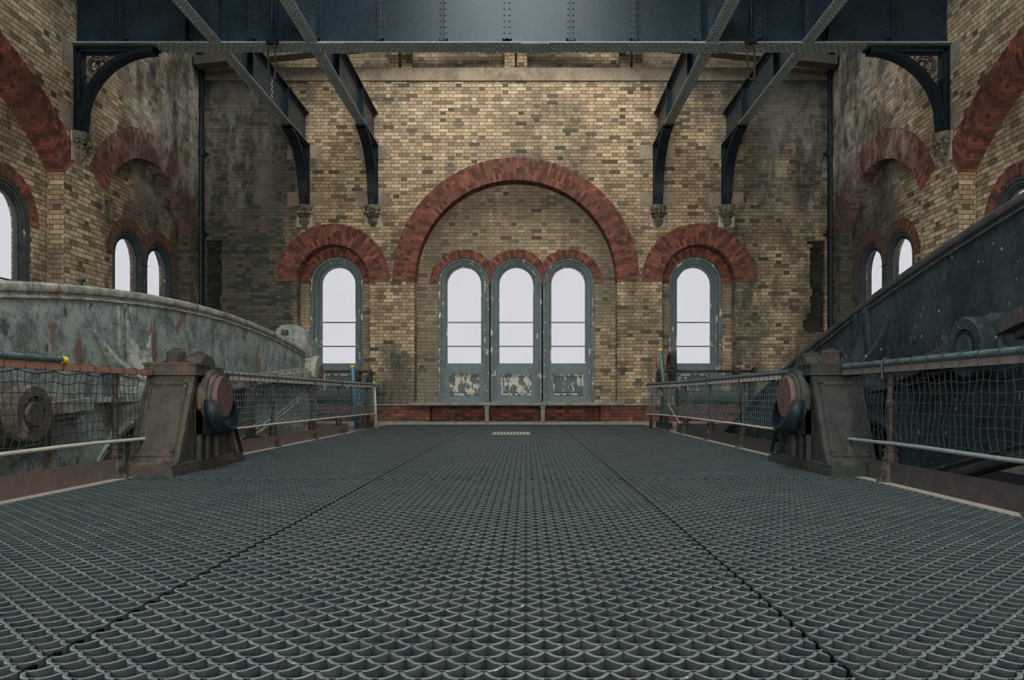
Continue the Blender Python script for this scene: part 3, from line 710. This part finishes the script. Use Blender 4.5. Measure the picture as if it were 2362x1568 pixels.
# ------------------------------------------------------------------ beam engines
YP, ZP = 6.61, .62
def beam(sg, tilt, X, web, rib, lab, h0, hk):
    hprof = lambda q: h0-hk*q*q
    root = empty('engine_beam', (X, YP, ZP), lab, 'engine beam'); root.rotation_euler = (tilt, 0, 0)
    in_ = -sg     # direction of the aisle along X
    SL = 5.32; N = 44
    ss = [-SL+2*SL*i/N for i in range(N+1)]
    out = [(s, hprof(s)) for s in ss]+[(s, -hprof(s)) for s in reversed(ss)]
    A = AX['x']
    mb = MB(); mb.prism(out, A, -.04, .04); mb.build('web', web, root)
    for sign, nm in ((1, 'top_rib'), (-1, 'bottom_rib')):
        mb = MB(); rows = []
        for s in ss:
            h = hprof(s)*sign
            # bead with fillets on both sides of the web
            sec = [(.0, .075), (.045, .068), (.075, .04), (.083, .0), (.075, -.04), (.05, -.062), (.05, -.09), (.075, -.10), (.075, -.125), (.05, -.14), (.04, -.17)]
            full = sec+[(-a, b) for a, b in reversed(sec[1:])]
            rows.append([(a*.72, s, h+(b*.58+.02)*sign) for a, b in full])
        mb.grid(rows, close=True); k = len(rows[0]); mb.poly(list(range(k))); mb.poly(list(range((len(rows)-1)*k, len(rows)*k)))
        mb.build(nm, rib, root)
    # panel beads: vertical strips at the middle
    mb = MB()
    for s0 in (-.10, .10): 
        for d in (-1, 1): mb.box(d*.04, d*.065, s0-.03, s0+.03, -.78, .78)
    mb.build('middle_strip', web, root)
    for s0, s1, nm in ((.75, 5.3, 'centre_rib'), (-5.3, -.75, 'centre_rib')):
        mb = MB()
        for d in (-1, 1): mb.box(d*.04, d*.17, s0, s1, -.045, .045); mb.box(d*.04, d*.10, s0, s1, -.09, .09)
        mb.build(nm, rib, root)
    # hub, trunnion
    mb = MB(); A2 = A
    P = [(.10, .58), (.14, .58), (.14, .36), (.19, .355), (.20, .33), (.20, .26), (.215, .15), (.27, .04)]; mb.lathe([(r, -h) for r, h in P]+[(r, h) for r, h in P[::-1]], A2, 28); mb.build('hub', web, root)
    for k in range(8):
        a = PI/2+(0, .70, 1.571, 2.36, PI, -2.36, -1.571, -.70)[k]; L = .80*h0/.85 if k in (0, 4) else .74 if k % 2 else .55
        mb = MB()
        for d in (-1, 1):
            pts = [(d*.035, L)]; n = 8
            for i in range(n+1):
                t = i/n; pts.append((d*(.05+.23*(t**1.9)), L-(L-.19)*t))
            pts += [(d*.035, .19)]
            m = Matrix.Rotation(a-PI/2, 4, 'X') @ Matrix(((1, 0, 0, 0), (0, 0, 1, 0), (0, 1, 0, 0), (0, 0, 0, 1)))
            mb.prism(pts, m, -.022, .022)
        mb.build('fin', web, root)
    for s0 in (-5.49, 5.49):
        mb = MB(); T = Matrix.Translation((0, s0, 0)) @ A
        P = [(0, .235), (.10, .235), (.10, .22), (.26, .22), (.28, .20), (.28, .14), (.24, .12)]; mb.lathe([(r, -h) for r, h in P]+[(r, h) for r, h in P[::-1]], T, 28); e = mb.build('end_boss', rib, root)
        mb = MB(); mb.lathe([(0, .245), (.13, .245), (.13, .20)], T if in_ > 0 else T @ Matrix.Scale(-1, 4, (0, 0, 1)), 20); mb.build('pin_cap', 'rust_disc', e)
    for s0, rr, ln in ((-1.62 if sg < 0 else -1.86, .19, .31), (2.54, .12, .24)):
        mb = MB(); T = Matrix.Translation((0, s0, -.08 if sg > 0 else 0)) @ A @ (Matrix.Identity(4) if in_ > 0 else Matrix.Scale(-1, 4, (0, 0, 1)))
        mb.lathe([(rr*1.15, .03), (rr*1.15, .10), (rr*.85, .13), (rr*.8, ln*.55), (rr, ln*.58), (rr*1.02, ln*.62), (rr*1.02, ln*.86), (rr*.95, ln*.9), (rr*.62, ln*.9), (rr*.60, ln*.82), (rr*.42, ln*.82), (rr*.40, ln*.93), (0, ln*.93)], T, 26)
        sb = mb.build('link_boss', 'boss' if sg < 0 else web, root)
        # link rod pinned to the boss, hanging down
        if s0 < 0: continue
        mb = MB(); mb.prism([(s0-.07, 0), (s0+.07, 0), (s0+.10, -.75), (s0-.10, -.75)], A, min(in_*ln*.62, in_*ln*.84), max(in_*ln*.62, in_*ln*.84))
        sb2 = mb.build('link', 'cast_l' if sg < 0 else 'cast_r', root)
    return root
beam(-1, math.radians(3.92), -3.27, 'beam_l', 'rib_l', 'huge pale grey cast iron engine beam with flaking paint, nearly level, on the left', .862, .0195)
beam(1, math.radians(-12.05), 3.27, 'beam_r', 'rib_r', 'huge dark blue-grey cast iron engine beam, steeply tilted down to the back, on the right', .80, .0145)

def pedestal(sg, X0, cast, lab, disc):
    """X0 = inner face of the base; local x points outwards from the aisle"""
    root = empty('bearing_pedestal', (X0, YP, 0), lab, 'bearing pedestal')
    o = sg
    def bx(mb, a, b, y0, y1, z0, z1): mb.box(o*a, o*b, y0, y1, z0, z1)
    mb = MB(); bx(mb, 0, .43, -.76, .76, 0, .055); bx(mb, .012, .42, -.74, .74, .055, .085)
    for yy in (-.70, .70):
        for xx in (.08, .36): mb.lathe([(0, .115), (.022, .115), (.025, .085)], Matrix.Translation((o*xx, yy, 0)), 6)
    mb.build('base_plate', cast, root)
    # A-shaped body: profile in (y,z) swept in x
    n = 8
    left = []
    for i in range(n+1):
        t = i/n; left.append((-.655+.375*t+.045*math.sin(PI*t)*0-.0+.03*(t*t-t)*4*-1*0, .085+.715*t))
    left = [(-.655, .085), (-.60, .10), (-.56, .17), (-.47, .38), (-.38, .60), (-.31, .74), (-.29, .80)]
    prof = left+[(-y, z) for y, z in reversed(left)]
    T = AX['x']
    mb = MB(); a0, a1 = (.07, .40) if o > 0 else (-.40, -.07); mb.prism(prof, T, a0, a1)
    mb.build('body', cast, root)
    # raised edge flanges on aisle side and outer side (leave recessed side panel)
    def slopebar(ya, za, yb, zb, w, x0, x1):
        d = Vector((yb-ya, zb-za)); nn = Vector((-d.y, d.x)).normalized()*w
        P = [(ya, za), (yb, zb), (yb+nn.x, zb+nn.y), (ya+nn.x, za+nn.y)]
        mb.prism(P, T, min(o*x0, o*x1), max(o*x0, o*x1))
    for s in (-1, 1):
        for xa, xb in ((.03, .075), (.395, .43)):
            mb = MB()
            for (ya, za), (yb, zb) in zip(left[:-1], left[1:]):
                slopebar(s*-ya if s > 0 else ya, za, s*-yb if s > 0 else yb, zb, .06*(1 if s > 0 else -1), xa, xb)
            mb.build('edge_flange', cast, root)
    # front and back panel frames on the sloping faces
    for s in (-1, 1):
        mb = MB()
        def on(x, z): 
            y = np.interp(z, [p[1] for p in left], [p[0] for p in left]); return Vector((o*x, s*(abs(y)+.012)*1.0, z))
        for x0, x1, z0, z1 in ((.08, .11, .17, .74), (.36, .39, .17, .74), (.08, .39, .72, .75), (.08, .39, .15, .185)):
            m = 6
            for i in range(m):
                za, zb = z0+(z1-z0)*i/m, z0+(z1-z0)*(i+1)/m
                mb.face([on(x0, za), on(x1, za), on(x1, zb), on(x0, zb)])
                for xx in (x0, x1): mb.face([on(xx, za), on(xx, zb), on(xx, zb)-Vector((0, s*.02, 0)), on(xx, za)-Vector((0, s*.02, 0))])
        mb.build('panel_frame', cast, root)
    # bearing block housing
    mb = MB(); bx(mb, .02, .42, -.20, .20, .30, .80); bx(mb, .02, .06, -.20, -.165, .085, .80); bx(mb, .02, .06, .165, .20, .085, .80); bx(mb, .03, .06, -.02, .02, .085, .40)
    for s in (-1, 1): bx(mb, -.0, .03, s*.19, s*.24, .52, .64)
    mb.build('bearing_block', cast, root)
    mb = MB(); bx(mb, -.0, .46, -.33, .33, .80, .815); bx(mb, .015, .445, -.31, -.03, .815, .90); bx(mb, .03, .43, -.03, .31, .81, .88); bx(mb, .005, .455, -.32, -.02, .885, .905)
    m2 = Matrix.Translation((o*.05, 0, .84)) @ AX['x']
    P = [(.17*math.cos(t), .14*math.sin(t)) for t in [PI*i/12 for i in range(13)]]
    mb.prism([(p[0]+.02, p[1]) for p in P], m2, min(0, o*.32), max(0, o*.32)); mb.build('bearing_cap', cast, root)
    for yy in (-.19, .25):
        mb = MB(); mb.lathe([(0, .90), (.105, .90), (.105, .918), (.06, .918)], Matrix.Translation((o*.23, yy, 0)), 20)
        mb.lathe([(.08, .915), (.082, .92), (.082, 1.0), (.07, 1.012), (.038, 1.012), (.038, 1.03), (0, 1.032)], Matrix.Translation((o*.23, yy, 0)), 6, smooth=False); mb.build('nut', 'nut', root)
    D = Matrix.Translation((0, 0, ZP)) @ AX['x'] @ (Matrix.Identity(4) if o < 0 else Matrix.Scale(-1, 4, (0, 0, 1)))
    # local z now points to the aisle
    mb = MB(); mb.lathe([(.23, -.05), (.235, .0), (.225, .03), (.205, .035), (.20, .06), (.19, .065), (.10, .065)], D, 36); mb.build('bearing_ring', cast, root)
    mb = MB(); mb.lathe([(.18, .05), (.183, .10), (.178, .108), (.015, .108), (.012, .095), (0, .095)], D, 36); mb.build('end_disc', disc, root)
    # oil cup
    mb = MB(); rows = []
    for k, h in ((.0, .0), (.06, .03), (.085, .08), (.075, .14), (.04, .185), (.02, .18), (.055, .135), (.065, .08), (.04, .04), (.0, .03)):
        row = []
        for q in range(25):
            a = PI+.05+(PI-.10)*q/24; sf = max(.06, math.sin(a-PI))**.8
            rr = .20+k*(.25+.75*sf)*1.25+.02*sf; row.append(D @ Vector((rr*math.cos(a), rr*math.sin(a)-.012, h*(.45+.55*sf))))
        rows.append(row)
    rows.append(rows[0]); mb.grid(rows)
    mb.build('oil_cup', 'black_iron', root)
    mb = MB(); mb.tube([(o*-.015, .29, .82), (o*-.005, .30, .76), (o*.0, .44, .42), (o*.0, .66, .10)], .017, 8); mb.build('drain_pipe', 'black_iron', root)
    return root
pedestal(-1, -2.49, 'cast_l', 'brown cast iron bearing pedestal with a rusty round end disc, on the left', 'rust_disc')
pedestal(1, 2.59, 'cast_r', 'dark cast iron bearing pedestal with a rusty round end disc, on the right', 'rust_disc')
mb = MB(); mb.tube([(-3.27, 5.98, 1.44), (-3.27, 5.98, 1.54)], .014, 8); mb.tube([(-3.30, 5.98, 1.54), (-3.24, 5.98, 1.54)], .013, 8)
tag(mb.build('grease_tap', 'black_iron'), 'tiny black tap standing on the rib of the left engine beam', 'tap')
# connecting rod head beyond the left beam
c = empty('connecting_rod_head', (-3.56, 12.45, 0), 'tall rounded grey casting standing behind the end of the left engine beam', 'connecting rod')
mb = MB(); P = [(-.30, -1.5), (-.30, 1.62), (-.26, 1.72), (-.18, 1.78), (-.05, 1.80), (.08, 1.78), (.20, 1.70), (.28, 1.56), (.32, 1.38), (.33, 1.15), (.33, -1.5)]
My = Matrix(((1, 0, 0, 0), (0, 0, 1, 0), (0, 1, 0, 0), (0, 0, 0, 1))); mb.prism(P, My, -.14, .14); ob = mb.build('casing', 'beam_l', c)
bv = ob.modifiers.new('bevel', 'BEVEL'); bv.width = .05; bv.segments = 3; bv.limit_method = 'ANGLE'; bv.angle_limit = 1.0
mb = MB(); mb.box(-.16, -.06, -.20, -.13, 1.62, 1.70); mb.build('lug', 'cast_l', c)

# ------------------------------------------------------------------ railings
def post_mesh(mb, x, y):
    T = Matrix.Translation((x, y, 0)) @ Matrix.Diagonal((1.2, 1.2, 1, 1))
    mb.lathe([(.0, 0), (.080, 0), (.080, .012), (.066, .02), (.060, .03), (.060, .095), (.040, .155), (.048, .16), (.050, .175), (.040, .18), (.038, .22), (.046, .225), (.046, .24), (.032, .25), (.024, .30), (.019, .32), (.019, .54), (.024, .545), (.030, .56), (.030, .575), (.022, .59), (.017, .60), (.017, .80), (0, .80)], T, 8, smooth=False)
def net_mesh(mb, X, y0, y1, z0, z1, cell=.066, seed=0, bulge=.03):
    rnd = random.Random(seed); L = y1-y0; ny = max(2, int(L/cell)); nz = max(2, int((z1-z0)/.062)); K = {}
    ties = 5
    for i in range(ny+1):
        for j in range(nz+1):
            s = i/ny; t = j/nz
            y = y0+L*s+.008*math.sin(j*1.7+i*.9)+rnd.uniform(-.004, .004)+.012*math.sin(j*.9)
            ph = (i % ties)/ties; drape = .022*math.sin(PI*ph)
            z = z0+(z1-z0)*t+(drape*(1-t)**3*1.0)-(drape*1.0*t**3)+rnd.uniform(-.003, .003)
            K[i, j] = (X+bulge*math.sin(PI*t)*math.sin(i*.35+seed)*.5+rnd.uniform(-.004, .004), y, z)
    return K, ny, nz
def railing(sg, runs, X, batten, tube_m, lower, toe, posts, y0, y1, lab, netmat, tubes, hoops=(), zr=.82, tubey=None, end_dx=0.0):
    root = empty('safety_railing', (X, (y0+y1)/2, 0), lab, 'railing'); L = root.location
    xo = lambda y: end_dx*max(0, (y-13.0))/2.0
    def b(name, mb, m): 
        ob = mb.build(name, m, root); return ob
    yy0, yy1 = y0-L.y, y1-L.y
    seg = lambda ya, yb, n: [ya+(yb-ya)*i/n for i in range(n+1)]
    def bar(mb, ya, yb, zc, hw, hh):
        P = seg(ya, yb, 6); rows = [[(xo(y+L.y)-hw, y, zc-hh), (xo(y+L.y)+hw, y, zc-hh), (xo(y+L.y)+hw, y, zc+hh), (xo(y+L.y)-hw, y, zc+hh)] for y in P]
        mb.grid(rows, close=True, smooth=False); mb.poly([0, 1, 2, 3]); m = 24; mb.poly([m, m+1, m+2, m+3])
    mb = MB(); bar(mb, yy0, yy1, zr, .016, .022); b('top_batten', mb, batten)
    for ta, tb in tubes:
        mb = MB(); mb.tube([(xo(y)-sg*.005, y-L.y, zr+.045) for y in seg(ta, tb, 6)], .024, 12); b('tube_rail', mb, tube_m)
    mb = MB(); mb.tube([(xo(y+L.y)-sg*.025, y, .285+.004*math.sin(y*3)) for y in seg(yy0+.02, min(yy1, 6.12-L.y) if y0 < 5 else yy1, 8)], .014, 8); b('lower_rail', mb, lower)
    # ties
    for y in np.arange(yy0+.12, yy1-.05, .19 if yy1-yy0 < 4 else .16):
        mb = MB(); z0, z1 = zr-.027, zr+(.074 if any(a <= y+L.y <= c2 for a, c2 in tubes) else .026)
        x = xo(y+L.y); mb.tube([(x-.03, y, z0), (x-.031, y, z1-.02), (x-.015, y, z1), (x+.015, y, z1), (x+.031, y, z1-.02), (x+.03, y, z0)], .0035, 5, closed=True); b('cable_tie', mb, 'net')
    for y in posts:
        mb = MB(); post_mesh(mb, xo(y)+sg*.03, y-L.y); p = b('post', mb, 'post')
        mb = MB(); mb.lathe([(0, .035), (.02, .035), (.022, .02), (.03, .018), (.03, 0)], Matrix.Translation((xo(y)-sg*.05, y-L.y-.02, 0)), 8)
        nb_ = mb.build('foot_bolt', 'post', p)
        if not any(a <= y <= c2 for a, c2 in tubes): continue
        mb = MB(); mb.tube([(xo(y)-.03, y-L.y, zr-.07), (xo(y)-.034, y-L.y, zr+.05), (xo(y)-.015, y-L.y, zr+.078), (xo(y)+.015, y-L.y, zr+.078), (xo(y)+.034, y-L.y, zr+.05), (xo(y)+.03, y-L.y, zr-.07)], .009, 6); mb.build('rail_clip', 'post', p)
    for k in range(len(runs)):
        a, c2 = runs[k]; ya, yb = a-L.y, c2-L.y
        K, ny, nz = net_mesh(None, 0, ya, yb, .295, zr-.03, seed=k+int(10*y0))
        mb = MB()
        for i in range(ny+1): mb.tube([(K[i, j][0]+xo(K[i, j][1]+L.y), K[i, j][1], K[i, j][2]) for j in range(nz+1)], .0036 if y0 < 5 else .0030, 3, caps=False)
        for j in range(nz+1): mb.tube([(K[i, j][0]+xo(K[i, j][1]+L.y), K[i, j][1], K[i, j][2]) for i in range(ny+1)], .0034 if y0 < 5 else .0042, 3, caps=False)
        b('netting', mb, netmat)
    ty0, ty1 = tubey
    cuts = [ty0]+[p for p in posts if ty0 < p < ty1]+[ty1]
    for a, c2 in zip(cuts[:-1], cuts[1:]):
        mb = MB(); mb.box(sg*.0, sg*.02, a-L.y+.03, c2-L.y-.03, .004, .148); b('toe_board', mb, toe)
    return root
XR = 2.86
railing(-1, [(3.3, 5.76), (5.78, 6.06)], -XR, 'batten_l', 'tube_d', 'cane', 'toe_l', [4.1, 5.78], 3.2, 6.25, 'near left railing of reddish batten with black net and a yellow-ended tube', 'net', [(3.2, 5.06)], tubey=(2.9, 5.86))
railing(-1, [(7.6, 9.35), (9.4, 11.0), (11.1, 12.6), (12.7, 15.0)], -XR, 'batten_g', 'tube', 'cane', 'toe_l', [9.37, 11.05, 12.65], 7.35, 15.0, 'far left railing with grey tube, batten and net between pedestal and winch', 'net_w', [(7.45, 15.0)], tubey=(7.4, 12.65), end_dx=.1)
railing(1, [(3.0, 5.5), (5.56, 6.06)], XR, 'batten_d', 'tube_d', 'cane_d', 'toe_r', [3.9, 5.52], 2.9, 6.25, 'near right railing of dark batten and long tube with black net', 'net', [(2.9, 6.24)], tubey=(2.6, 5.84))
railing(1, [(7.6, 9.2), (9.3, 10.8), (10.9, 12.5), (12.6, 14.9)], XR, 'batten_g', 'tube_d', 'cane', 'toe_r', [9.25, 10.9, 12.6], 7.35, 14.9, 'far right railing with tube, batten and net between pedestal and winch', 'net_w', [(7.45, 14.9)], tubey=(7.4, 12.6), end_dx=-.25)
# yellow end of the near left tube
mb = MB(); mb.tube([(-XR+.005, 5.03, .865), (-XR+.005, 5.09, .865)], .027, 14)
near = [o for o in C.objects if o.name.startswith('safety_railing')][0]
o = mb.build('yellow_end_cap', 'yellow', near); o.matrix_parent_inverse = Matrix.Translation(-near.location)
# cross toe boards at pit ends
for s, m, w1 in ((-1, 'toe_l', 'left'), (1, 'toe_r', 'right')):
    mb = MB(); mb.box(s*2.9, s*PX1, PY1-.03, PY1-.01, .0, .148); mb.box(s*PX1, s*(PX1+.02), 0, PY1, 0, .148)
    tag(mb.build('pit_kerb', m), 'low brown board round the far end of the %s beam pit' % w1, 'kerb board')
# loose poles
def pole(name, p0, p1, r, mat, capm, lab, cat='pole'):
    root = empty(name, p0, lab, cat); d = Vector(p1)-Vector(p0)
    mb = MB(); mb.tube([(0, 0, 0), tuple(d)], r, 10); mb.build('tube', mat, root)
    if capm: mb = MB(); mb.tube([tuple(d*.965), tuple(d*1.003)], r*1.08, 10); mb.build('tape', capm, root)
    return root
pole('scaffold_pole', at(822, 988, 14.6)[:2]+(0,), at(812, 843, 14.5), .038, 'blue', 'yellow', 'upright blue tube with a yellow end by the left winch')
pole('scaffold_pole', at(868, 990, 15.06)[:2]+(0,), at(862, 881, 15.06), .03, 'white', 'green', 'whitened upright tube with a green top ending the left railing')
pole('scaffold_pole', at(1541, 989, 14.3)[:2]+(0,), at(1523, 804, 14.3), .035, 'tube_d', 'yellow', 'leaning grey-green tube with a yellow end by the right winch')
pole('scaffold_pole', at(1501, 977, 15.0)[:2]+(0,), at(1503, 884, 15.0), .028, 'tube_d', None, 'short grey upright tube ending the right railing')
mb = MB(); mb.tube([at(1507, 930, 16.6)[:2]+(.0,), at(1511, 815, 17.3)], .022, 6); tag(mb.build('timber_pole', 'batten_l'), 'thin reddish pole leaning on the wall behind the right railing', 'pole')
mb = MB(); mb.tube([at(1505, 873, 15.3), at(1577, 1000, 14.3)[:2]+(.0,)], .010, 6); tag(mb.build('white_stick', 'white'), 'thin white stick slanting down behind the right railing', 'stick')
# ------------------------------------------------------------------ winches
def winch(x0, sg, Y, lab, gear_r):
    """x0 = X of the frame nearest the aisle; sg = outward direction"""
    root = empty('crab_winch', (x0, Y, 0), lab, 'winch', 'hand winches at the end wall')
    T = AX['x']
    for k, dx in enumerate((0, 1.75)):
        x = sg*dx; mb = MB()
        mb.box(x-.09, x+.09, -.42, .42, 0, .12)
        for s in (-1, 1):
            mb.prism([(s*.36, .12), (s*.26, .12), (s*.05, .88), (s*.13, .88)], T, x-.03, x+.03)
        mb.prism([(-.20, .45), (.20, .45), (.18, .50), (-.18, .50)], T, x-.025, x+.025)
        mb.lathe([(.03, -.05), (.15, -.05), (.15, .05), (.03, .05)], Matrix.Translation((x, 0, .88)) @ T, 20)
        mb.lathe([(.03, -.045), (.11, -.045), (.11, .045), (.03, .045)], Matrix.Translation((x, -.02, .60)) @ T, 16)
        mb.build('side_frame', 'cast_l' if sg < 0 else 'cast_r', root)
    def gear(x, y, z, R, n, w, name):
        mb = MB(); G = Matrix.Translation((x, y, z)) @ T; pts = []
        for i in range(n):
            a = 2*PI*i/n
            for q, rr in ((0, R-.02), (.25, R), (.55, R), (.8, R-.02)): pts.append((rr*math.cos(a+q*2*PI/n), rr*math.sin(a+q*2*PI/n)))
        m = len(pts); inn = [(.82*R*math.cos(2*PI*i/m), .82*R*math.sin(2*PI*i/m)) for i in range(m)]
        for h0, h1 in ((-w/2, w/2),):
            mb.grid([[G @ Vector((*p, h0)) for p in inn], [G @ Vector((*p, h0)) for p in pts], [G @ Vector((*p, h1)) for p in pts], [G @ Vector((*p, h1)) for p in inn], [G @ Vector((*p, h0)) for p in inn]], close=True, smooth=False)
        for i in range(5):
            a = 2*PI*i/5+.3; c, s = math.cos(a), math.sin(a); q = .02
            P = [(c*.05-s*q*1.6, s*.05+c*q*1.6), (c*.84*R-s*q, s*.84*R+c*q), (c*.84*R+s*q, s*.84*R-c*q), (c*.05+s*q*1.6, s*.05-c*q*1.6)]
            mb.prism(P, G, -w*.3, w*.3)
        mb.lathe([(0, -w*.7), (.06, -w*.7), (.06, w*.7), (0, w*.7)], G, 14)
        mb.build(name, 'cast_l' if sg < 0 else 'cast_r', root)
    gear(sg*.16, .06, 1.20 if gear_r > .25 else 1.0, gear_r, 44 if gear_r > .25 else 30, .10, 'gear_wheel')
    gear(sg*-.10, 0, .98, .20, 26, .04, 'hand_wheel')
    gear(sg*1.45, 0, 1.13, .075, 12, .10, 'pinion'); gear(sg*1.80, 0, 1.08, .14, 20, .05, 'end_wheel')
    for y, z, r in ((.0, 1.13, .028), (.05, .92, .022), (-.05, .28, .03)):
        mb = MB(); mb.tube([(sg*-.05, y, z), (sg*1.85, y, z)], r, 10); mb.build('shaft', 'nut', root)
    mb = MB(); mb.lathe([(.0, .25), (.19, .25), (.19, .28), (.14, .29), (.14, 1.45), (.19, 1.46), (.19, 1.5), (0, 1.5)], Matrix.Translation((0, -.02, .60)) @ T @ (Matrix.Identity(4) if sg > 0 else Matrix.Scale(-1, 4, (0, 0, 1))), 20); mb.build('drum', 'cast_r', root)
    return root
winch(-2.98, -1, 15.15, 'hand winch with a round pierced wheel by the left window', .18)
winch(2.98, 1, 15.1, 'hand winch with a large toothed gear wheel by the right window', .32)
